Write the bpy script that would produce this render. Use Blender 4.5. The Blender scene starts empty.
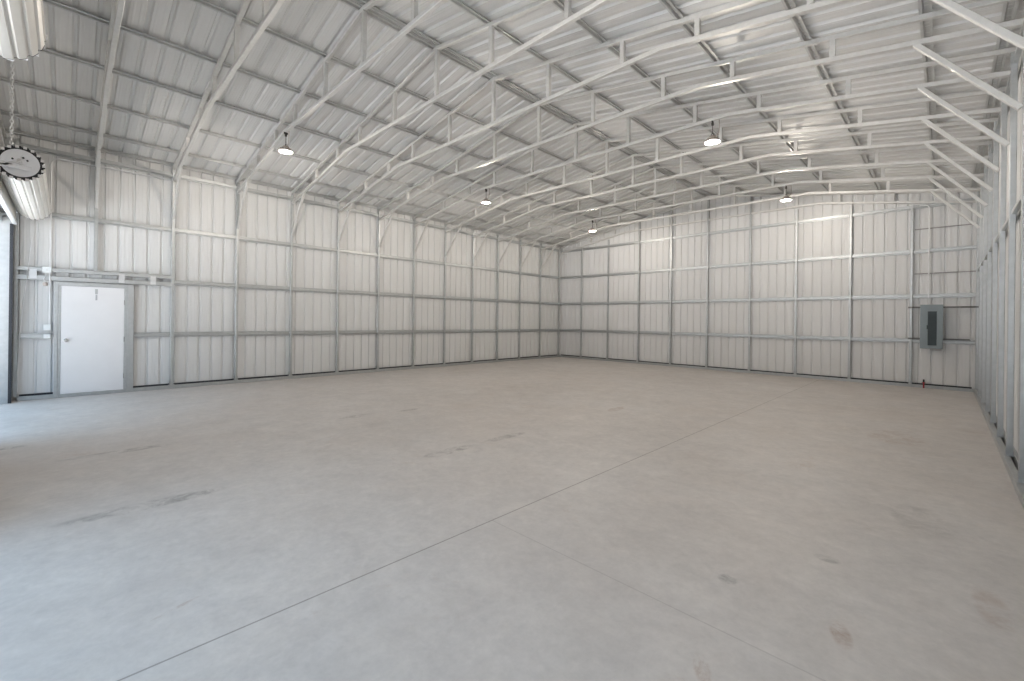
import bpy, bmesh, math, random
from mathutils import Vector, Matrix
random.seed(4)
S = bpy.context.scene
COL = S.collection

# ------------------------------------------------------------------ camera
CAM_X, CAM_H, YAW, ROLL = 11.9537, 1.5323, 0.7784, 0.0122
FZ = -0.04                                  # top of the slab
F_PX, HORIZON_V = 439.14, 320.37
cd = bpy.data.cameras.new('camera')
cam = bpy.data.objects.new('camera', cd); COL.objects.link(cam)
fw = Vector((-math.sin(YAW), math.cos(YAW), 0)); r0 = Vector((math.cos(YAW), math.sin(YAW), 0)); u0 = Vector((0, 0, 1))
rt = r0*math.cos(ROLL) + u0*math.sin(ROLL); up = -r0*math.sin(ROLL) + u0*math.cos(ROLL)
m3 = Matrix((rt, up, -fw)).transposed()
cam.matrix_world = Matrix.Translation((CAM_X, 0, CAM_H)) @ m3.to_4x4()
cd.sensor_fit = 'HORIZONTAL'; cd.sensor_width = 36.0
cd.lens = F_PX*36.0/1024.0
cd.shift_y = -(340.5-HORIZON_V)/1024.0
cd.clip_start = 0.02; cd.clip_end = 300
S.camera = cam

# ------------------------------------------------------------------ world, exposure
LAMP_POWER = 92.0      # watts of each lamp
LAMP_COLOR = (1.0, 0.90, 0.785, 1)
S.view_settings.view_transform = 'Standard'; S.view_settings.look = 'None'
S.view_settings.gamma = 1.0; S.view_settings.use_curve_mapping = False
S.view_settings.exposure = 0.42
S.cycles.max_bounces = 14; S.cycles.diffuse_bounces = 10; S.cycles.glossy_bounces = 4
S.cycles.use_adaptive_sampling = False; S.cycles.sample_clamp_indirect = 4.0; S.cycles.blur_glossy = 1.0
S.cycles.denoising_prefilter = 'ACCURATE'
w = bpy.data.worlds.new('overcast_sky'); S.world = w; w.use_nodes = True
wn, wl = w.node_tree.nodes, w.node_tree.links
bgn = wn['Background']
tc = wn.new('ShaderNodeTexCoord'); sx = wn.new('ShaderNodeSeparateXYZ'); rp = wn.new('ShaderNodeValToRGB')
wl.new(tc.outputs['Generated'], sx.inputs[0]); wl.new(sx.outputs['Z'], rp.inputs['Fac'])
rp.color_ramp.elements[0].position = 0.0; rp.color_ramp.elements[0].color = (0.15, 0.175, 0.215, 1)
rp.color_ramp.elements[1].position = 0.75; rp.color_ramp.elements[1].color = (0.50, 0.74, 1.0, 1)
wl.new(rp.outputs['Color'], bgn.inputs['Color'])
bgn.inputs['Strength'].default_value = 2.2

sun = bpy.data.lights.new('sun', 'SUN'); sun.energy = 40.0; sun.angle = math.radians(1.0); sun.color = (1.0, 0.96, 0.9)
so = bpy.data.objects.new('sun', sun); COL.objects.link(so)
so.rotation_euler = (math.radians(-14), 0, math.radians(20))

for px0, px1, pz in ((0.16, 3.62, 3.15), (7.10, 12.05, 3.30)):      # sky portals filling the two open doorways
    pd = bpy.data.lights.new('doorway_portal', 'AREA'); pd.shape = 'RECTANGLE'; pd.size = px1-px0; pd.size_y = pz
    pd.cycles.is_portal = True
    po = bpy.data.objects.new('doorway_portal', pd); COL.objects.link(po)
    po.location = ((px0+px1)/2, -0.90, pz/2); po.rotation_euler = (math.radians(90), 0, 0)

# ------------------------------------------------------------------ materials
def mat(name, color, rough=0.5, metal=0.0, noise=0.0, nscale=6.0, emit=None, bump=0.0, spec=0.5, streak=False):
    m = bpy.data.materials.new(name); m.use_nodes = True
    nt = m.node_tree; b = nt.nodes['Principled BSDF']
    b.inputs['Base Color'].default_value = (*color, 1); b.inputs['Roughness'].default_value = rough
    b.inputs['Metallic'].default_value = metal; b.inputs['Specular IOR Level'].default_value = spec
    if emit:
        b.inputs['Emission Color'].default_value = emit[0]; b.inputs['Emission Strength'].default_value = emit[1]
    if noise > 0:
        t = nt.nodes.new('ShaderNodeTexCoord'); n = nt.nodes.new('ShaderNodeTexNoise'); n.inputs['Scale'].default_value = nscale
        n.inputs['Detail'].default_value = 5
        if streak:
            mp = nt.nodes.new('ShaderNodeMapping'); mp.inputs['Scale'].default_value = (1, 1, 0.12)
            nt.links.new(t.outputs['Object'], mp.inputs['Vector']); nt.links.new(mp.outputs['Vector'], n.inputs['Vector'])
        else:
            nt.links.new(t.outputs['Object'], n.inputs['Vector'])
        r = nt.nodes.new('ShaderNodeValToRGB')
        r.color_ramp.elements[0].position = 0.3; r.color_ramp.elements[1].position = 0.7
        r.color_ramp.elements[0].color = (*[max(0, c*(1-noise)) for c in color], 1)
        r.color_ramp.elements[1].color = (*[min(1, c*(1+noise)) for c in color], 1)
        nt.links.new(n.outputs['Fac'], r.inputs['Fac']); nt.links.new(r.outputs['Color'], b.inputs['Base Color'])
        if bump > 0:
            bp = nt.nodes.new('ShaderNodeBump'); bp.inputs['Strength'].default_value = bump; bp.inputs['Distance'].default_value = 0.01
            nt.links.new(n.outputs['Fac'], bp.inputs['Height']); nt.links.new(bp.outputs['Normal'], b.inputs['Normal'])
    return m

M = {}
M['galv'] = mat('galvanized_steel_shaded', (0.47, 0.485, 0.49), 0.45, 0.8, 0.06, 14.0)  # steel tone darkened to imitate the dimmer light on the wall frames
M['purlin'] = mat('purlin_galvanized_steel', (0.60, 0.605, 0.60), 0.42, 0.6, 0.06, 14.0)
M['truss'] = mat('galvanized_steel_lit', (0.66, 0.655, 0.64), 0.48, 0.45, 0.05, 14.0)  # same steel, lightened to imitate the light falling on the trusses
M['sheet'] = mat('off_white_wall_sheet', (0.65, 0.655, 0.655), 0.42, 0.0, 0.012, 2.0, streak=True)
M['roofsheet'] = mat('galvalume_roof_sheet', (0.70, 0.70, 0.695), 0.50, 0.12, 0.012, 2.0)
M['white'] = mat('white_door_paint', (0.78, 0.78, 0.79), 0.35, 0.0, 0.02, 3.0)
M['curtain'] = mat('cream_door_curtain', (0.76, 0.74, 0.70), 0.4, 0.1, 0.04, 5.0)
M['disc'] = mat('pale_painted_steel', (0.84, 0.86, 0.90), 0.4, 0.2, 0.03, 8.0)
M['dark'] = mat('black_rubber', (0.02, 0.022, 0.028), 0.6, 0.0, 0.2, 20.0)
M['panelgrey'] = mat('grey_enamel', (0.20, 0.235, 0.25), 0.4, 0.1, 0.04, 10.0)
M['paneldark'] = mat('dark_grey_enamel', (0.018, 0.030, 0.034), 0.45, 0.1, 0.1, 10.0)
M['emt'] = mat('conduit_steel', (0.70, 0.71, 0.72), 0.35, 0.4, 0.04, 12.0)
M['box'] = mat('pale_grey_plastic', (0.74, 0.77, 0.78), 0.5, 0.0, 0.03, 12.0)
M['lampbody'] = mat('lamp_aluminium', (0.42, 0.37, 0.34), 0.45, 0.3, 0.05, 20.0)
M['lens'] = mat('lit_lamp_lens', (0.9, 0.9, 0.9), 0.4, emit=((1.0, 0.95, 0.88, 1), 6.0))
M['brown'] = mat('dark_hook_steel', (0.05, 0.045, 0.04), 0.5, 0.4, 0.2, 20.0)
M['strap'] = mat('weathered_strap_steel', (0.30, 0.295, 0.29), 0.5, 0.3, 0.08, 20.0)
M['tag'] = mat('grey_card', (0.40, 0.41, 0.42), 0.6, 0.0, 0.05, 20.0)
M['rail'] = mat('dark_zinc', (0.16, 0.155, 0.15), 0.45, 0.4, 0.08, 20.0)
M['red'] = mat('red_valve_paint', (0.33, 0.03, 0.04), 0.5, 0.0, 0.1, 20.0)
M['chrome'] = mat('brushed_chrome', (0.55, 0.54, 0.52), 0.25, 0.9, 0.05, 20.0)
M['ground'] = mat('pale_gravel', (0.42, 0.45, 0.49), 0.9, 0.0, 0.12, 3.0)

def concrete():
    m = bpy.data.materials.new('concrete_slab'); m.use_nodes = True
    nt = m.node_tree; N, Lk = nt.nodes, nt.links; b = N['Principled BSDF']
    t = N.new('ShaderNodeTexCoord')
    def noise(scale, detail=6, rough=0.6, stretch=None, dist=0.0):
        n = N.new('ShaderNodeTexNoise'); n.inputs['Scale'].default_value = scale; n.inputs['Detail'].default_value = detail
        n.inputs['Roughness'].default_value = rough; n.inputs['Distortion'].default_value = dist
        if stretch:
            mp = N.new('ShaderNodeMapping'); mp.inputs['Scale'].default_value = stretch
            Lk.new(t.outputs['Object'], mp.inputs['Vector']); Lk.new(mp.outputs['Vector'], n.inputs['Vector'])
        else: Lk.new(t.outputs['Object'], n.inputs['Vector'])
        return n
    def ramp(src, p0, p1, c0, c1):
        r = N.new('ShaderNodeValToRGB'); r.color_ramp.elements[0].position = p0; r.color_ramp.elements[1].position = p1
        r.color_ramp.elements[0].color = (*c0, 1); r.color_ramp.elements[1].color = (*c1, 1); Lk.new(src, r.inputs['Fac']); return r
    def mix(fac, a, bb, kind='MIX'):
        x = N.new('ShaderNodeMix'); x.data_type = 'RGBA'; x.blend_type = kind
        if isinstance(fac, float): x.inputs[0].default_value = fac
        else: Lk.new(fac, x.inputs[0])
        for sock, v in ((x.inputs[6], a), (x.inputs[7], bb)):
            if isinstance(v, tuple): sock.default_value = (*v, 1)
            else: Lk.new(v, sock)
        return x.outputs[2]
    def math_(op, a, bb=None, c=None):
        x = N.new('ShaderNodeMath'); x.operation = op
        for i, v in enumerate((a, bb, c)):
            if v is None: continue
            if isinstance(v, (int, float)): x.inputs[i].default_value = v
            else: Lk.new(v, x.inputs[i])
        return x.outputs[0]
    base = ramp(noise(0.45, 8, 0.65).outputs['Fac'], 0.3, 0.72, (0.505, 0.478, 0.452), (0.57, 0.548, 0.525)).outputs['Color']
    fine = ramp(noise(14, 6, 0.7).outputs['Fac'], 0.3, 0.7, (0.90, 0.90, 0.90), (1.06, 1.06, 1.06)).outputs['Color']
    c = mix(1.0, base, fine, 'MULTIPLY')
    # broom and sweep streaks along the slab
    st = ramp(noise(1.0, 7, 0.7, (5.0, 0.6, 1)).outputs['Fac'], 0.52, 0.75, (0, 0, 0), (1, 1, 1)).outputs['Color']
    c = mix(math_('MULTIPLY', st, 0.10), c, (0.54, 0.53, 0.52))
    # rusty dirt scattered over the slab
    d1 = ramp(noise(1.1, 9, 0.75, None, 0.6).outputs['Fac'], 0.60, 0.74, (0, 0, 0), (1, 1, 1)).outputs['Color']
    d2 = ramp(noise(9.0, 6, 0.8).outputs['Fac'], 0.45, 0.62, (0, 0, 0), (1, 1, 1)).outputs['Color']
    c = mix(math_('MULTIPLY', math_('MULTIPLY', d1, d2), 0.60), c, (0.36, 0.24, 0.16))
    mot = ramp(noise(3.2, 8, 0.75, None, 0.4).outputs['Fac'], 0.35, 0.68, (0.89, 0.89, 0.90), (1.05, 1.045, 1.04)).outputs['Color']
    c = mix(1.0, c, mot, 'MULTIPLY')
    ru = ramp(noise(0.32, 6, 0.65).outputs['Fac'], 0.45, 0.7, (0, 0, 0), (1, 1, 1)).outputs['Color']
    c = mix(math_('MULTIPLY', ru, 0.22), c, (0.50, 0.42, 0.36))
    sep = N.new('ShaderNodeSeparateXYZ'); Lk.new(t.outputs['Object'], sep.inputs[0])
    X, Y = sep.outputs['X'], sep.outputs['Y']
    # worn tyre and dirt patches with a place of their own
    pn = ramp(noise(6.0, 8, 0.75, None, 0.6).outputs['Fac'], 0.42, 0.66, (0, 0, 0), (1, 1, 1)).outputs['Color']
    for (px, py, ax, ay, ang, amt, rust) in PATCHES:
        px, py = CAM_X-(CAM_X-px)*FK, py*FK
        ca, sa = math.cos(ang), math.sin(ang)
        dx, dy = math_('SUBTRACT', X, px), math_('SUBTRACT', Y, py)
        ux = math_('DIVIDE', math_('ADD', math_('MULTIPLY', dx, ca), math_('MULTIPLY', dy, sa)), ax)
        uy = math_('DIVIDE', math_('SUBTRACT', math_('MULTIPLY', dy, ca), math_('MULTIPLY', dx, sa)), ay)
        q = math_('SUBTRACT', 1.0, math_('ADD', math_('MULTIPLY', ux, ux), math_('MULTIPLY', uy, uy)))
        q = math_('MAXIMUM', q, 0.0)
        q = math_('MINIMUM', math_('MULTIPLY', q, 2.0), 1.0)
        c = mix(math_('MULTIPLY', math_('MULTIPLY', q, pn), amt), c, (0.30, 0.20, 0.15) if rust else (0.25, 0.235, 0.225))
    # sawn control joints
    for (axis, pos, lim, wid, amt) in JOINTS:
        A, Bv = (X, Y) if axis == 'x' else (Y, X)
        line = math_('LESS_THAN', math_('ABSOLUTE', math_('SUBTRACT', A, pos)), wid)
        if lim is not None: line = math_('MULTIPLY', line, math_('GREATER_THAN', Bv, lim))
        c = mix(math_('MULTIPLY', line, amt), c, (0.20, 0.18, 0.17))
    Lk.new(c, b.inputs['Base Color'])
    rr = ramp(noise(2.0, 5).outputs['Fac'], 0.3, 0.7, (0.42,)*3, (0.6,)*3)
    Lk.new(rr.outputs['Color'], b.inputs['Roughness'])
    bp = N.new('ShaderNodeBump'); bp.inputs['Strength'].default_value = 0.12; bp.inputs['Distance'].default_value = 0.004
    Lk.new(noise(20, 6, 0.7).outputs['Fac'], bp.inputs['Height']); Lk.new(bp.outputs['Normal'], b.inputs['Normal'])
    return m
FK = (CAM_H-FZ)/CAM_H
PATCHES = [(7.85, 3.15, 0.11, 0.40, 0, 1.0, 0), (7.86, 4.05, 0.09, 0.45, 0, 0.9, 0), (7.37, 0.50, 0.11, 0.62, 0, 1.0, 0), (5.40, 3.2, 0.10, 0.35, 0, 0.9, 0),
           (5.54, 4.05, 0.07, 0.25, 0, 0.85, 0), (5.35, 0.45, 0.09, 0.6, 0, 0.85, 0), (7.86, 6.78, 0.10, 0.30, 0, 0.7, 1), (11.60, 2.70, 0.05, 0.13, 0.3, 0.75, 1),
           (11.20, 1.99, 0.04, 0.12, 0.5, 0.75, 1), (11.83, 4.73, 0.20, 0.40, 0.2, 0.45, 0), (11.50, 7.95, 0.35, 0.55, 0, 0.5, 1), (12.15, 3.55, 0.08, 0.30, 0.1, 0.45, 1),
           (11.04, 2.79, 0.06, 0.06, 0, 1.0, 0), (11.42, 3.50, 0.08, 0.06, 0, 1.0, 0), (9.09, 0.42, 0.015, 0.13, 0.3, 0.9, 1), (4.34, -0.44, 0.07, 0.16, 0, 1.0, 0)]
JOINTS = [('x', 9.433, None, 0.006, 0.75), ('y', 2.36, 9.433, 0.005, 0.28), ('x', 3.2, None, 0.005, 0.12)]
M['concrete'] = concrete()

# ------------------------------------------------------------------ mesh helpers
class MB:
    def __init__(self): self.v, self.f = [], []
    def add(self, verts, faces):
        o = len(self.v); self.v += [tuple(p) for p in verts]; self.f += [tuple(i+o for i in f) for f in faces]; return self
    def box(self, x0, x1, y0, y1, z0, z1):
        v = [(x, y, z) for z in (z0, z1) for y in (y0, y1) for x in (x0, x1)]
        return self.add(v, [(0, 2, 3, 1), (4, 5, 7, 6), (0, 1, 5, 4), (2, 6, 7, 3), (0, 4, 6, 2), (1, 3, 7, 5)])
    def path(self, pts, prof, side=(0, 1, 0), caps=True, closed=True, mitre=True):
        """sweep a 2-D profile (a along side, b along the other normal) down a polyline"""
        pts = [Vector(p) for p in pts]; side = Vector(side); rings = []
        for i, p in enumerate(pts):
            d0 = (pts[i]-pts[i-1]).normalized() if i > 0 else None
            d1 = (pts[i+1]-pts[i]).normalized() if i < len(pts)-1 else None
            d = ((d0 or d1) + (d1 or d0)).normalized()
            s = (side - d*side.dot(d)).normalized(); n = d.cross(s)
            k = 1.0/max(0.3, d.dot(d1 or d0))
            rings.append([p + s*a + n*(b*k) for a, b in prof])
        n = len(prof); verts = [q for r in rings for q in r]; faces = []
        for i in range(len(pts)-1):
            for j in range(n if closed else n-1):
                a, b = i*n+j, i*n+(j+1) % n
                faces.append((a, b, b+n, a+n))
        if caps and closed:
            faces.append(tuple(range(n-1, -1, -1))); faces.append(tuple(range((len(pts)-1)*n, len(pts)*n)))
        return self.add(verts, faces)
    def tube(self, pts, wdt=0.057, hgt=None, side=(0, 1, 0), ch=0.006):
        a, b = wdt/2, (hgt or wdt)/2
        prof = [(-a+ch, -b), (a-ch, -b), (a, -b+ch), (a, b-ch), (a-ch, b), (-a+ch, b), (-a, b-ch), (-a, -b+ch)]
        return self.path(pts, prof, side)
    def rod(self, pts, r, n=10, side=None):
        d = Vector(pts[1])-Vector(pts[0])
        if side is None: side = (1, 0, 0) if abs(d.normalized().x) < 0.7 else (0, 0, 1)
        return self.path(pts, [(r*math.cos(2*math.pi*k/n), r*math.sin(2*math.pi*k/n)) for k in range(n)], side)
    def lathe(self, prof, c, axis='z', n=28, flute=None):
        verts, faces = [], []
        for (r, h) in prof:
            for k in range(n):
                a = 2*math.pi*k/n; rr = r
                if flute and r > 0: rr = r + flute(a)
                x, y = rr*math.cos(a), rr*math.sin(a)
                p = (x, y, h) if axis == 'z' else ((h, x, y) if axis == 'x' else (x, h, y))
                verts.append((c[0]+p[0], c[1]+p[1], c[2]+p[2]))
        for i in range(len(prof)-1):
            for k in range(n):
                a, b = i*n+k, i*n+(k+1) % n
                faces.append((a, b, b+n, a+n))
        if prof[0][0] > 1e-6: faces.append(tuple(range(n-1, -1, -1)))
        if prof[-1][0] > 1e-6: faces.append(tuple(range((len(prof)-1)*n, len(prof)*n)))
        return self.add(verts, faces)
    def build(self, name, m, parent=None, smooth=False, bevel=0.0):
        me = bpy.data.meshes.new(name)
        org = Vector(parent.location) if parent else Vector((0, 0, 0))
        if parent and parent.parent: org = org + Vector(parent.parent.location)
        me.from_pydata([Vector(p)-org for p in self.v], [], self.f)
        bm = bmesh.new(); bm.from_mesh(me)
        if smooth: bmesh.ops.remove_doubles(bm, verts=bm.verts, dist=1e-5)
        bmesh.ops.recalc_face_normals(bm, faces=bm.faces); bm.to_mesh(me); bm.free()
        me.materials.append(m); me.update()
        o = bpy.data.objects.new(name, me); COL.objects.link(o)
        if parent: o.parent = parent
        if smooth:
            for p in me.polygons: p.use_smooth = True
            md = o.modifiers.new('edges', 'EDGE_SPLIT'); md.split_angle = math.radians(40)
        if bevel > 0:
            b = o.modifiers.new('bevel', 'BEVEL'); b.width = bevel; b.segments = 2; b.limit_method = 'ANGLE'
        return o
def tag(o, label, cat, group=None):
    o['label'] = label; o['category'] = cat
    if group: o['group'] = group
    return o
def thing(name, loc, label, cat, group=None):
    o = bpy.data.objects.new(name, None); o.location = loc; o.empty_display_size = 0.2; COL.objects.link(o)
    return tag(o, label, cat, group)
def struct(o):
    o['kind'] = 'structure'; return o
ORD = ['first', 'second', 'third', 'fourth', 'fifth', 'sixth', 'seventh', 'eighth', 'ninth', 'tenth', 'eleventh', 'twelfth', 'thirteenth']

# ------------------------------------------------------------------ the building's measures (metres; camera foot at y = 0)
BAY = 1.2192
def fy(i): return 15.1625 if i == 11 else 1.613 + i*BAY      # frame lines, 0 = first full column right of the door
W = 12.471; RX = W/2; TB = 0.057; HAT = 0.038
SLOPE = 1/6.0; RB = 5.76                                     # underside of the rafter at the ridge
def raf(x): return RB - SLOPE*abs(x-RX)
def roof(x): return raf(x) + TB*1.014 + HAT*1.014            # underside of the roof sheet
def chord(x):
    e = abs(x-RX); return 4.975 if e < 3.13 else 4.975 - (e-3.13)*SLOPE
XL, XR, YB, YF = -TB-HAT, W+TB+HAT, 15.191+HAT, -0.90        # inner faces of the four sheet walls
TOPZ = 4.72

# ------------------------------------------------------------------ floor, ground
mb = MB().box(-0.30, W+0.30, YF-0.02, YB+0.2, -0.2, FZ)
struct(mb.build('floor', M['concrete']))
mb = MB().box(-60, 75, -90, 60, -0.7, -0.205)
struct(mb.build('ground', M['ground']))
mb = MB().box(-0.3, W+0.3, -4.0, YF-0.03, -0.2, FZ-0.005)
struct(mb.build('apron_slab', M['concrete']))

# ------------------------------------------------------------------ corrugated sheets
PITCH = 0.2286
def ribs(a0, a1, phase=0.0, big=False):
    """stations along a ribbed steel sheet and how far each lies outward"""
    prof = [(-0.026, 0.0), (-0.013, 0.024), (0.013, 0.024), (0.026, 0.0),
            (0.062, 0.0), (0.068, -0.0022), (0.084, -0.0022), (0.090, 0.0),
            (0.136, 0.0), (0.142, -0.0022), (0.158, -0.0022), (0.164, 0.0)]
    if big: prof[:4] = [(-0.036, 0.0), (-0.016, 0.032), (0.016, 0.032), (0.036, 0.0)]
    out = [(a0, 0.0)]; k = math.floor((a0-phase)/PITCH)-1
    while True:
        c = phase + k*PITCH
        if c > a1+PITCH: break
        for da, h in prof:
            if a0 < c+da < a1: out.append((c+da, h))
        k += 1
    out.append((a1, 0.0)); return out
def sheet(name, st, lo, hi, material, place):
    """st stations, lo/hi functions of the station, place(a, h, t) -> point"""
    v, f = [], []
    for a, h in st: v += [place(a, h, lo(a)), place(a, h, hi(a))]
    for i in range(len(st)-1): f.append((2*i, 2*i+2, 2*i+3, 2*i+1))
    o = MB().add(v, f).build(name, material)
    return o
def solid(o, t=0.003, flip=1):
    md = o.modifiers.new('gauge', 'SOLIDIFY'); md.thickness = t; md.offset = flip; return o

struct(solid(sheet('wall_left', ribs(YF-0.02, YB+0.02, 0.05), lambda a: FZ, lambda a: roof(XL)-0.002, M['sheet'], lambda a, h, t: (XL-h, a, t))))
struct(solid(sheet('wall_right', ribs(YF-0.02, YB+0.02, 0.05), lambda a: FZ, lambda a: roof(XR)-0.002, M['sheet'], lambda a, h, t: (XR+h, a, t))))
stb = ribs(XL-0.02, XR+0.02, 0.06); stb = sorted(set(stb+[(RX, 0.0)]))
struct(solid(sheet('wall_back', stb, lambda a: FZ, lambda a: roof(a)-0.002, M['sheet'], lambda a, h, t: (a, YB+h, t))))
# front wall with two roll-up door openings
D1, D2, DH1, DH2 = (0.16, 3.62), (7.10, 12.05), 3.15, 3.30
mbf = MB()
for x0, x1, lo in ((XL-0.02, D1[0], FZ), (D1[0], D1[1], DH1), (D1[1], D2[0], FZ), (D2[0], D2[1], DH2), (D2[1], XR+0.02, FZ)):
    st = ribs(x0, x1, 0.06)
    if x0 < RX < x1: st = sorted(set(st+[(RX, 0.0)]))
    v, f = [], []
    for a, h in st: v += [(a, YF-h, lo), (a, YF-h, roof(a)-0.002)]
    for i in range(len(st)-1): f.append((2*i, 2*i+1, 2*i+3, 2*i+2))
    mbf.add(v, f)
struct(solid(mbf.build('wall_front', M['sheet'])))
# roof: two slopes of sheet, ribs running from eave to ridge
mbr = MB()
st = ribs(YF-0.25, YB+0.25, 0.05, True)
for xa in (XL-0.22, XR+0.22):
    v, f = [], []
    for a, h in st: v += [(xa, a, roof(xa)+h), (RX, a, roof(RX)+h)]
    for i in range(len(st)-1): f.append((2*i, 2*i+1, 2*i+3, 2*i+2))
    mbr.add(v, f)
struct(solid(mbr.build('ceiling', M['roofsheet'])))

struct(MB().box(XL-0.10, XL-0.026, YF-0.2, YB+0.2, roof(XL)-0.30, roof(XL-0.06)+0.03).build('trim_7', M['sheet']))
struct(MB().box(XR+0.026, XR+0.10, YF-0.2, YB+0.2, roof(XR)-0.30, roof(XR+0.06)+0.03).build('trim_8', M['sheet']))
for nm, y0, y1 in (('trim_9', YB+0.026, YB+0.09), ('trim_10', YF-0.09, YF-0.026)):
    mbt = MB()
    for xa in (XL-0.1, XR+0.1):
        v = [(x, y, z) for y in (y0, y1) for x, z in ((xa, roof(xa)-0.25), (RX, roof(RX)-0.25), (RX, roof(RX)+0.03), (xa, roof(xa)+0.03))]
        mbt.add(v, [(0, 1, 2, 3), (4, 7, 6, 5), (0, 4, 5, 1), (3, 2, 6, 7), (0, 3, 7, 4)])
    struct(mbt.build(nm, M['sheet']))
mbt = MB()
for sg in (-1, 1):
    mbt.box(min(RX, RX+sg*0.2), max(RX, RX+sg*0.2), YF-0.25, YB+0.25, roof(RX)+0.036, roof(RX)+0.041)
struct(mbt.build('trim_11', M['roofsheet']))

# ------------------------------------------------------------------ rails on the floor (trim)
def rail_obj(name, x0, x1, y0, y1, z0, z1): return struct(MB().box(x0, x1, y0, y1, z0, z1).build(name, M['galv'], bevel=0.005))
RT = 0.034
rail_obj('baseboard_left', -TB, 0.0, 0.98, 15.13, FZ, RT)
rail_obj('baseboard_left_front', -TB, 0.0, -0.62, -0.165, FZ, RT)
rail_obj('baseboard_right', W-0.024, W+TB-0.024, -0.6, 15.13, FZ, RT)
rail_obj('baseboard_back', -TB, W+TB, 15.134, 15.191, FZ, RT)
rail_obj('baseboard_front', 3.70, 7.15, -0.853, -0.796, FZ, RT)

# ------------------------------------------------------------------ columns
def column(x0, y, z0, z1, label, group, plate=True):
    r = thing('steel_column', (x0, y, z0), label, 'column', group)
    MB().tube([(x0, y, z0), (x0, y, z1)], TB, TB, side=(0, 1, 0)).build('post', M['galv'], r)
    if plate:
        MB().box(x0-0.034, x0+0.034, y-0.055, y+0.055, z0, z0+0.008).box(x0-0.0295, x0+0.0295, y-0.033, y-0.0285, z0, z0+0.10).box(
            x0-0.0295, x0+0.0295, y+0.0285, y+0.033, z0, z0+0.10).build('base_clip', M['galv'], r)
    return r
cl = -TB/2; cr = W+TB/2
column(cl, fy(-1), 2.412, TOPZ, 'short steel column above the white door, standing on the header rail', 'left wall columns', False)
for i in range(0, 11):
    lab = ('tall steel column just right of the white door on the left wall' if i == 0 else
           'last full steel column on the left wall before the back corner' if i == 10 else
           'steel column on the left wall, %s to the right of the white door' % ORD[i])
    column(cl, fy(i), RT, TOPZ, lab, 'left wall columns')
column(cl, 15.045, RT, TOPZ, 'steel corner column where the left wall meets the back wall', 'left wall columns')
column(cl, -0.652, RT, 4.72, 'steel corner column beside the left roll-up door track', 'left wall columns')
for i in range(-1, 12):
    lab = ('steel corner column where the right wall meets the back wall' if i == 11 else
           'steel column on the right wall, %s from the back corner' % ORD[10-i])
    column(cr, fy(i), RT, TOPZ, lab, 'right wall columns')
for k in range(9):
    x = (1.075, 2.36, 3.695, 4.965, RX, 7.55, 8.805, 10.081, 11.33)[k]
    top = raf(x)
    lab = ('gable post under the roof ridge, middle of the back wall' if k == 4 else
           'steel post on the back wall beside the grey electrical panel' if k == 8 else
           'steel post on the back wall, %s from the left corner' % ORD[k])
    column(x, 15.1625, RT, min(top, chord(x)-TB if k >= 6 or k <= 1 else top), lab, 'back wall posts')

# ------------------------------------------------------------------ roof trusses
def truss(i):
    y = fy(i); j = i
    if i == 11: lab = 'roof truss against the back wall above its posts'
    elif i == -2: lab = 'roof truss against the front wall above the roll-up doors'
    elif i == -1: lab = 'roof truss landing on the short column over the white door, nearest in view'
    elif i == 0: lab = 'roof truss landing on the column just right of the white door'
    elif i == 10: lab = 'second roof truss from the back wall, landing on the last full left column'
    else: lab = 'roof truss landing on the left wall column %s to the right of the white door' % ORD[i]
    r = thing('roof_truss', (RX, y, raf(RX)), lab, 'roof truss', 'roof trusses')
    o = TB/2
    for sgn in (-1, 1):
        xe = RX + sgn*(RX+TB)
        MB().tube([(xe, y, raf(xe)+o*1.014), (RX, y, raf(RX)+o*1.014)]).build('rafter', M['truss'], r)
    xs = [0.0 if i != 11 else 0.002, RX-3.13, RX+3.13, W if i != 11 else W-0.002]
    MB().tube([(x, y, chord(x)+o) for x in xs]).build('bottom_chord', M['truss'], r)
    for e in (0, 1.265, -1.265, 2.57, -2.57, 3.58, -3.58, 4.72, -4.72):
        x = RX+e
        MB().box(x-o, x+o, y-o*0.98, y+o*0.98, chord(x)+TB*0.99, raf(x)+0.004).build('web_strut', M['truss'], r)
    if 11 > i > -2:
        for sgn in (-1, 1):
            xw = 0.0 if sgn < 0 else W
            xt = RX + sgn*5.46
            a = Vector((xw - sgn*0.012, y, 3.655)); b = Vector((xt, y, chord(xt)+0.012))
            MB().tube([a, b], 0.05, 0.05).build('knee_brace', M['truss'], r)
    return r
for i in range(-2, 12): truss(i)

# ------------------------------------------------------------------ hat channels: purlins and girts
G_ = 0.0016
def hat_prof(fl=0.024, top=0.022, bot=0.029, h=HAT):
    """open hat section: (across, out of the frame towards the sheet)"""
    o = [(-bot-fl, 0), (-bot, 0), (-top, h), (top, h), (bot, 0), (bot+fl, 0)]
    i = [(bot+fl, G_), (bot-G_, G_), (top-G_*1.4, h-G_), (-top+G_*1.4, h-G_), (-bot+G_, G_), (-bot-fl, G_)]
    return [(a, b) for a, b in o[:2]] and [(-bot-fl, G_), (-bot-fl, 0), (-bot+G_, 0), (-top+G_*1.4, h-G_), (top-G_*1.4, h-G_), (bot-G_, 0), (bot+fl, 0), (bot+fl, G_), (bot, G_), (top, h), (-top, h), (-bot, G_)]
def hat(name, pts, across, label, cat, group, brk=None):
    """across = direction of the flanges; the hat opens to the room"""
    p0 = Vector(pts[0]); d = (Vector(pts[1])-p0).normalized(); a = Vector(across).normalized()
    n = d.cross(a)
    prof = hat_prof()
    mb = MB()
    mb.path(pts, prof, a)
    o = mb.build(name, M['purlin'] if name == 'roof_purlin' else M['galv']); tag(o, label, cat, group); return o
SN, CS = SLOPE/math.hypot(1, SLOPE), 1/math.hypot(1, SLOPE)
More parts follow.
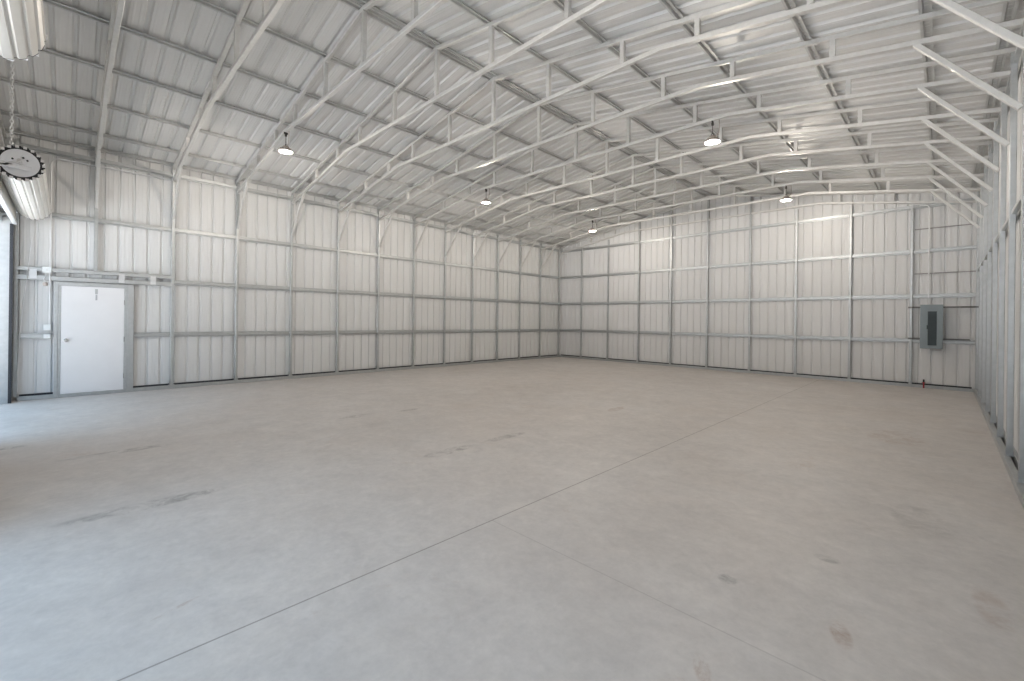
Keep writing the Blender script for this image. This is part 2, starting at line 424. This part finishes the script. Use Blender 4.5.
offs = [0.066, 1.20, 2.285, 3.37, 4.455, 5.54, 6.165]
names = ['beside the ridge', 'first down from the ridge pair', 'second down from the ridge pair', 'third down from the ridge pair', 'fourth down from the ridge pair', 'lowest but one', 'lowest, along the eave']
for sgn, side in ((-1, 'left'), (1, 'right')):
    for e, nm in zip(offs, names):
        x = RX + sgn*e; z = raf(x) + TB*1.014
        a = Vector((CS, 0, -sgn*SN))
        # profile normal must point up to the sheet: d x a with d along -y
        hat('roof_purlin', [(x, YB-0.004, z), (x, YF+0.004, z)], a, 'long steel roof purlin on the %s slope, %s' % (side, nm), 'purlin', 'roof purlins')
gn = ['lowest', 'second', 'third', 'topmost']
for k, z in enumerate((1.136, 2.272, 3.408)):
    y0 = 0.99 if k == 0 else (1.60 if k == 1 else YF+0.004)
    hat('wall_girt', [(-TB, y0, z), (-TB, 15.185, z)], (0, 0, 1), '%s horizontal steel girt on the left wall counting up from the floor' % gn[k], 'wall girt', 'left wall girts')
hat('wall_girt', [(-TB, YF+0.004, 1.136), (-TB, -0.18, 1.136)], (0, 0, 1), 'short steel girt left of the white door, below the small switch box', 'wall girt', 'left wall girts')
hat('wall_girt', [(-TB, YF+0.004, 4.60), (-TB, 15.185, 4.60)], (0, 0, 1), 'steel eave girt along the top of the left wall', 'wall girt', 'left wall girts')
for k, z in enumerate((2.85, 4.60)):
    hat('wall_girt', [(W+TB, 15.185, z), (W+TB, YF+0.004, z)], (0, 0, 1), ['steel girt along the middle of the right wall behind its columns', 'steel eave girt along the top of the right wall'][k], 'wall girt', 'right wall girts')
for k, z in enumerate((1.136, 2.272, 3.408, 4.545)):
    hat('wall_girt', [(-TB+0.001, 15.191, z), (W+TB-0.001, 15.191, z)], (0, 0, 1), '%s horizontal steel girt on the back wall counting up from the floor' % gn[k], 'wall girt', 'back wall girts')

# ------------------------------------------------------------------ white walk door in the left wall
struct(MB().box(-0.052, -0.008, -0.075, 0.825, 0.025, 2.088).build('door_1', M['white'], bevel=0.004))
door = bpy.data.objects['door_1']
MB().lathe([(0.0, 0.0), (0.032, 0.0), (0.034, 0.008), (0.013, 0.014), (0.012, 0.035), (0.026, 0.042), (0.029, 0.055), (0.024, 0.066), (0.0, 0.069)], (-0.008, -0.005, 1.05), 'x', 20).build('door_knob', M['chrome'], door, smooth=True)
MB().box(-0.0085, -0.004, 0.39, 0.43, 1.95, 2.05).box(-0.0085, -0.0055, 0.396, 0.424, 1.83, 1.94).build('hang_tag', M['tag'], door)
for zz in (0.3, 1.05, 1.8):
    MB().box(-0.012, 0.001, 0.822, 0.834, zz-0.05, zz+0.05).build('hinge', M['chrome'], door)
for nm, b in (('gap_shade_left', (XL+0.001, -TB-0.004, 0.98, 15.13, FZ, 0.066)), ('gap_shade_left_front', (XL+0.001, -TB-0.004, -0.60, -0.17, FZ, 0.066)),
              ('gap_shade_back', (0.0, W-0.05, 15.195, YB-0.001, FZ, 0.066)), ('trim_15', (W+TB+0.004, XR-0.001, -0.6, 15.13, FZ, 0.066))):
    struct(MB().box(*b).build(nm, M['galv'] if nm == 'trim_15' else M['dark']))  # dark strips painted in for the shaded gap between base rail and sheet
def trim(name, *b): return struct(MB().box(*b).build(name, M['galv'], bevel=0.004))
trim('trim_1', -TB, 0.004, -0.165, -0.115, FZ, 2.165)
trim('trim_2', -0.05, -0.004, -0.112, -0.078, FZ, 2.13)
trim('trim_3', -0.05, -0.002, 0.828, 0.872, FZ, 2.13)
trim('trim_4', -TB, 0.004, 0.874, 0.976, FZ, 2.165)
trim('trim_5', -0.05, 0.0, -0.112, 0.872, 2.09, 2.165)
trim('trim_6', -0.05, 0.002, -0.077, 0.827, FZ, 0.022)

# header rails over the door, tied with small plates
hr = thing('header_rail', (cl, 0.5, 2.17), 'double steel header rail above the white door with small tie plates', 'header rail')
MB().tube([(cl, -0.65, 2.374), (cl, 1.584, 2.374)], 0.076, 0.06, side=(0, 0, 1)).build('upper_tube', M['galv'], hr)
MB().tube([(cl, -0.65, 2.215), (cl, 1.584, 2.225)], 0.09, 0.06, side=(0, 0, 1)).build('lower_tube', M['galv'], hr)
for yy in (-0.44, 0.78, 1.28):
    MB().box(-0.01, 0.008, yy-0.045, yy+0.045, 2.20, 2.37).build('tie_plate', M['emt'], hr)

# ------------------------------------------------------------------ conduit, boxes and cord left of the door
cy = -0.225
r = 0.013
pts = [(0.012, cy, 2.43), (0.012, cy, 4.35)]
for k in range(1, 8):
    a = k/8*math.pi/2
    pts.append((0.012, cy + 0.13*(1-math.cos(a)), 4.35 + 0.13*math.sin(a)))
pts += [(0.012, cy+0.13, 4.48), (0.012, 1.58, 4.48)]
ce = tag(MB().rod(pts, r, 10, side=(1, 0, 0)).build('conduit', M['emt'], smooth=True), 'tall steel conduit bending over to the right near the eave, left of the white door', 'conduit', 'wall conduits')
tag(MB().rod([(0.012, cy, 1.34), (0.012, cy, 2.30)], r, 10).build('conduit', M['emt'], smooth=True), 'short steel conduit between the header rail box and the switch box beside the white door', 'conduit', 'wall conduits')
def jbox(y, z, wd, hh, label, kind):
    t = thing('junction_box', (0.0, y, z), label, 'junction box', 'small electrical boxes')
    MB().box(0.0025 if kind == 'box' else -0.004, 0.05, y-wd/2, y+wd/2, z-hh/2, z+hh/2).build('housing', M['box'], t, bevel=0.006)
    MB().box(0.05, 0.055, y-wd/2+0.004, y+wd/2-0.004, z-hh/2+0.004, z+hh/2-0.004).build('cover', M['box'], t, bevel=0.003)
    if kind == 'switch': MB().box(0.055, 0.064, y-0.008, y+0.008, z-0.015, z+0.015).build('toggle', M['box'], t)
    else: MB().lathe([(0.0, 0), (0.016, 0), (0.014, 0.004), (0, 0.004)], (0.055, y, z), 'x', 14).build('knockout', M['emt'], t)
    return t
jbox(-0.265, 2.37, 0.12, 0.11, 'pale junction box on the header rail left of the white door', 'box')
jbox(-0.255, 1.30, 0.10, 0.105, 'pale switch box on the wall left of the white door, above the short girt', 'switch')
jbox(-0.255, 1.13, 0.09, 0.075, 'small pale outlet box fixed over the short girt left of the white door', 'box')
pl = thing('hanging_plug', (0.03, -0.28, 2.10), 'grey plug hanging on a short cord beneath the header rail box', 'plug')
pc = [(0.03, -0.29+0.014*math.sin(k*0.8), 2.32-k*0.022) for k in range(9)]
MB().rod(pc, 0.006, 8).build('cord', M['emt'], pl, smooth=True)
MB().lathe([(0.0, -0.035), (0.025, -0.033), (0.036, -0.01), (0.036, 0.02), (0.02, 0.036), (0.0, 0.036)], (0.03, -0.285, 2.10), 'z', 18).build('plug_body', M['lampbody'], pl, smooth=True)
tag(MB().rod([(0.02, -0.46, 2.95), (0.02, -0.60, 1.16), (0.02, -0.615, 0.10)], 0.007, 8).build('pull_rope', M['emt'], smooth=True), 'thin pale pull rope slanting down beside the left roll-up door track', 'rope')

# ------------------------------------------------------------------ roll-up doors
def rollup(x0, x1, yc, zc, R, top, label, which, bracket_side):
    r = thing('roll_up_door', ((x0+x1)/2, yc, zc), label, 'roll-up door', 'roll-up doors')
    nf = 19
    def fl(a):
        p = (a*nf/(2*math.pi)) % 1.0
        return -0.012 if 0.34 < p < 0.66 else 0.0
    # curtain rolled up: ribbed shell of several wraps
    MB().lathe([(R-0.05, 0.004), (R-0.05, 0.0), (R, 0.0), (R, x1-x0), (R-0.05, x1-x0), (R-0.05, x1-x0-0.004)], (x0, yc, zc), 'x', nf*10, fl).build('curtain_roll', M['curtain'], r)
    for xx, s in ((x0, -1), (x1, 1)):
        MB().lathe([(R-0.045, 0.0), (R+0.002, 0.0), (R+0.002, 0.004), (R-0.045, 0.004)], (xx+(0.0 if s > 0 else -0.004), yc, zc), 'x', nf*10, fl).build('wrap_edge', M['dark'], r)
        d = MB().lathe([(0.0, 0.0), (R*0.80, 0.0), (R*0.80, 0.008), (R*0.45, 0.012), (0.04, 0.014), (0.0, 0.014)], (xx+(0.004 if s > 0 else -0.018), yc, zc), 'x', 40).build('end_disc', M['disc'], r, smooth=False)
        for a in (0.6, 1.2, 2.6):
            MB().lathe([(0, 0), (0.012, 0), (0.010, 0.012), (0, 0.012)], (xx+(0.016 if s > 0 else -0.03), yc+0.075*math.cos(a), zc+0.075*math.sin(a)), 'x', 8).build('bolt', M['dark'], d)
        for q in range(nf):
            a = (q+0.15)*2*math.pi/nf
            MB().box(xx+(0.003 if s > 0 else -0.009), xx+(0.009 if s > 0 else -0.003), yc+(R-0.008)*math.cos(a)-0.016, yc+(R-0.008)*math.cos(a)+0.016, zc+(R-0.008)*math.sin(a)-0.016, zc+(R-0.008)*math.sin(a)+0.016).build('wrap_tip', M['white'], r)
    MB().rod([(x0-0.10, yc, zc), (x1+0.16, yc, zc)], 0.022, 12).build('axle', M['emt'], r, smooth=True)
    for xx in (x0-0.07, x1+0.09):
        b = MB().tube([(xx, yc+0.10, zc-0.075), (xx, YF+0.02, zc-0.03)], 0.012, 0.05, side=(1, 0, 0)).tube([(xx, yc+0.06, zc+0.015), (xx, YF+0.02, zc-0.20)], 0.012, 0.035, side=(1, 0, 0)).box(
            xx-0.035, xx+0.035, YF+0.012, YF+0.024, zc-0.28, zc+0.12).build('bracket', M['disc'], r)
    # header bar, bottom bar of the curtain and the two side tracks
    MB().box(x0-0.1, x1+0.1, YF+0.03, YF+0.09, top+0.02, top+0.14).build('header_tube', M['galv'], r, bevel=0.005)
    MB().tube([(x0+0.02, yc-R+0.02, zc), (x1-0.02, yc-R+0.02, zc)], 0.01, 0.004, side=(0, 0, 1))
    MB().box(x0+0.01, x1-0.01, yc-R-0.004, yc-R+0.006, top+0.02, zc).build('curtain_tail', M['curtain'], r)
    MB().box(x0+0.01, x1-0.01, yc-R-0.035, yc-R+0.02, top-0.02, top+0.035).build('bottom_bar', M['emt'], r, bevel=0.004)
    for xx, s in ((x0-0.13, 1), (x1+0.13, -1)):
        MB().box(xx-0.035, xx+0.035, YF+0.012, yc-R-0.05, FZ, top+0.12).build('side_track', M['galv'], r, bevel=0.004)
        MB().box(xx+0.036*s-0.012, xx+0.036*s+0.012, yc-R-0.072, yc-R-0.030, FZ, top).build('brush_seal', M['dark'], r)
    return r
d1 = rollup(0.30, 3.60, -0.43, 3.445, 0.215, 3.13, 'left roll-up door wound up beside the white walk door corner', 1, 1)
d2 = rollup(7.25, 11.90, -0.36, 3.555, 0.235, 3.28, 'nearer roll-up door wound up at the top left of the view', 2, 1)
# chain holding the near end of the left drum
ch = thing('steel_chain', (3.70, -0.50, 3.62), 'bright steel chain hanging down to the near end of the left roll-up drum', 'chain')
mb = MB(); n = 34; z0, z1 = 3.64, 5.10
for k in range(n):
    zc = z0 + (z1-z0)*(k+0.5)/n; hl = (z1-z0)/n*0.66; wd = 0.013
    pts = []
    for q in range(13):
        a = 2*math.pi*q/12; u = wd*math.cos(a); vz = hl*math.sin(a)
        pts.append((3.70 + (u if k % 2 else 0), -0.50 + (0 if k % 2 else u), zc+vz))
    mb.path(pts, [(0.0065*math.cos(2*math.pi*j/6), 0.0065*math.sin(2*math.pi*j/6)) for j in range(6)], (0, 1, 0) if k % 2 else (1, 0, 0), caps=False)
mb.build('links', M['emt'], ch)
MB().rod([(3.70, -0.50, 5.09), (3.70, -0.50, 5.16), (3.70, -0.80, 5.19)], 0.006, 8).build('hook', M['brown'], ch)

# ------------------------------------------------------------------ lamps
def lamp(x, y, label):
    zc = chord(x); zl = 4.615
    t = thing('high_bay_lamp', (x, y, zl), label, 'ceiling lamp', 'hanging high bay lamps')
    R = 0.118
    MB().lathe([(0.0, zl+0.012), (0.026, zl+0.012), (0.03, zl+0.006), (R*0.94, zl+0.006), (R*0.94, zl), (0.03, zl), (0.026, zl+0.001), (0.026, zl+0.012)], (x, y, 0), 'z', 40).build('lens', M['lens'], t, smooth=True)
    MB().lathe([(0.0, 0.0), (0.024, 0.0), (0.022, 0.016), (0.0, 0.016)], (x, y, zl-0.006), 'z', 16).build('sensor_cap', M['lampbody'], t, smooth=True)
    MB().lathe([(R*0.95, zl+0.001), (R, zl-0.004), (R, zl+0.018), (R*0.9, zl+0.034), (R*0.62, zl+0.042), (0.0, zl+0.044)], (x, y, 0), 'z', 40).build('housing', M['lampbody'], t, smooth=True)
    for k in range(12):
        a = 2*math.pi*k/12; ca, sa = math.cos(a), math.sin(a)
        MB().path([(x+ca*0.045, y+sa*0.045, zl+0.056), (x+ca*R*0.8, y+sa*R*0.8, zl+0.042)], [(-0.003, -0.018), (0.003, -0.018), (0.003, 0.018), (-0.003, 0.018)], (-sa, ca, 0)).build('cooling_fin', M['lampbody'], t)
    MB().lathe([(0.0, 0.0), (0.055, 0.0), (0.055, 0.05), (0.045, 0.062), (0.0, 0.064)], (x, y, zl+0.04), 'z', 24).build('driver', M['lampbody'], t, smooth=True)
    zt = zl + 0.104
    ring = [(x+0.022*math.cos(2*math.pi*k/12), y, zt+0.022+0.022*math.sin(2*math.pi*k/12)) for k in range(13)]
    MB().path(ring, [(0.005*math.cos(2*math.pi*j/6), 0.005*math.sin(2*math.pi*j/6)) for j in range(6)], (0, 1, 0), caps=False).build('ring', M['brown'], t)
    MB().rod([(x, y, zt+0.035), (x+0.002, y, zc-0.06)], 0.005, 8).build('hanger', M['brown'], t)
    MB().box(x-0.016, x+0.016, y-0.016, y+0.016, zc-0.075, zc-0.035).box(x-0.006, x+0.006, y-0.034, y+0.034, zc-0.036, zc-0.001).build('clamp', M['brown'], t)
    pts = [(x+0.05, y+0.01, zl+0.08), (x+0.10, y+0.01, zl+0.14), (x+0.11, y+0.015, zl+0.24), (x+0.10, y+0.02, zc-0.0)]
    MB().rod(pts, 0.007, 8, side=(0, 1, 0)).build('power_cord', M['lampbody'], t, smooth=True)
    ld = bpy.data.lights.new('lamp_light', 'POINT'); ld.shadow_soft_size = 0.03; ld.energy = LAMP_POWER; ld.color = LAMP_COLOR[:3]
    lo = bpy.data.objects.new('lamp_light', ld); COL.objects.link(lo); lo.location = (0, 0, -0.036); lo.parent = t
    return t
lamp(3.20, fy(1), 'lit round lamp nearest the left wall and the white door, large in view')
lamp(9.10, fy(1), 'lit round lamp overhead near the camera, above the top of the view')
lamp(3.34, fy(5), 'lit round lamp on the left half of the roof, midway down the hall')
lamp(9.10, fy(5), 'lit round lamp on the right half of the roof, midway down the hall')
lamp(3.35, fy(9), 'lit round lamp on the left half of the roof near the back corner')
lamp(9.10, fy(9), 'lit round lamp on the right half of the roof close to the back wall')

# ------------------------------------------------------------------ electrical panel and fittings on the back wall
PX0, PX1, PZ0, PZ1 = 11.515, 11.915, 0.965, 2.04
PY = 15.134
for z, ln, lb in ((1.985, W+TB-0.01, 'upper dark strut rail running behind the grey electrical panel'), (1.197, W-0.08, 'lower dark strut rail running behind the grey electrical panel')):
    o = MB().path([(11.28, PY-0.0205, z), (ln, PY-0.0205, z)], [(-0.0205, -0.0205), (0.0205, -0.0205), (0.0205, 0.0205), (0.011, 0.0205), (0.011, -0.014), (-0.011, -0.014), (-0.011, 0.0205), (-0.0205, 0.0205)], (0, 0, 1)).build('strut_rail', M['rail'])
    tag(o, lb, 'mounting rail', 'panel mounting rails')
ep = thing('electrical_panel', ((PX0+PX1)/2, PY-0.08, PZ0), 'grey electrical panel with dark cover mounted on the back wall near the right corner', 'electrical panel')
F0 = PY-0.042
MB().box(PX0, PX1, F0-0.12, F0, PZ0, PZ1).build('cabinet', M['panelgrey'], ep, bevel=0.004)
MB().box(PX0-0.006, PX1+0.006, F0-0.128, F0-0.12, PZ0-0.006, PZ1+0.006).build('trim_cover', M['panelgrey'], ep, bevel=0.003)
dr = MB().box(PX0+0.135, PX1-0.105, F0-0.138, F0-0.128, PZ0+0.075, PZ1-0.16).build('panel_door', M['paneldark'], ep, bevel=0.003)
MB().box(PX0+0.115, PX0+0.135, F0-0.146, F0-0.128, 1.44, 1.54).build('latch', M['paneldark'], ep)
for zz in (1.15, 1.8):
    MB().box(PX1-0.106, PX1-0.096, F0-0.14, F0-0.128, zz-0.04, zz+0.04).build('hinge', M['panelgrey'], ep)
tag(MB().rod([(12.385, PY-0.065, 1.225), (12.43, PY-0.065, 1.18)], 0.02, 10).build('conduit_fitting', M['emt'], smooth=True), 'small bright conduit fitting at the right corner end of the lower rail', 'fitting')
cx = 11.655
cpts = [(cx, PY-0.10, PZ1+0.002), (cx, PY-0.10, 4.44)]
for k in range(1, 8):
    a = k/8*math.pi/2
    cpts.append((cx - 0.10*(1-math.cos(a)), PY-0.10, 4.44 + 0.10*math.sin(a)))
cpts += [(cx-0.10, PY-0.10, 4.54), (11.47, PY-0.10, 4.54)]
tag(MB().rod(cpts, 0.014, 10, side=(0, 1, 0)).build('conduit', M['emt'], smooth=True), 'thin steel conduit rising from the top of the grey electrical panel towards the roof', 'conduit', 'wall conduits')
for zz, lb in ((2.84, 'lower thin flat strap across the last bay above the grey electrical panel'), (3.97, 'upper thin flat strap across the last bay above the grey electrical panel')):
    tag(MB().box(11.385, W-0.002, 15.186, 15.190, zz-0.014, zz+0.014).build('flat_strap', M['strap']), lb, 'strap', 'flat straps in the last bay')
st_ = thing('water_stub', (11.585, PY-0.03, FZ), 'small red water pipe stub with dark cap rising from the floor under the panel', 'pipe')
MB().rod([(11.585, PY-0.03, FZ), (11.585, PY-0.03, 0.11)], 0.016, 12).build('pipe', M['red'], st_, smooth=True)
MB().lathe([(0.0, 0), (0.018, 0), (0.018, 0.05), (0.012, 0.07), (0.0, 0.07)], (11.585, PY-0.03, 0.11), 'z', 12).build('cap', M['dark'], st_, smooth=True)
MB().rod([(11.55, PY-0.03, 0.095), (11.62, PY-0.03, 0.095)], 0.008, 8).build('valve_handle', M['red'], st_, smooth=True)
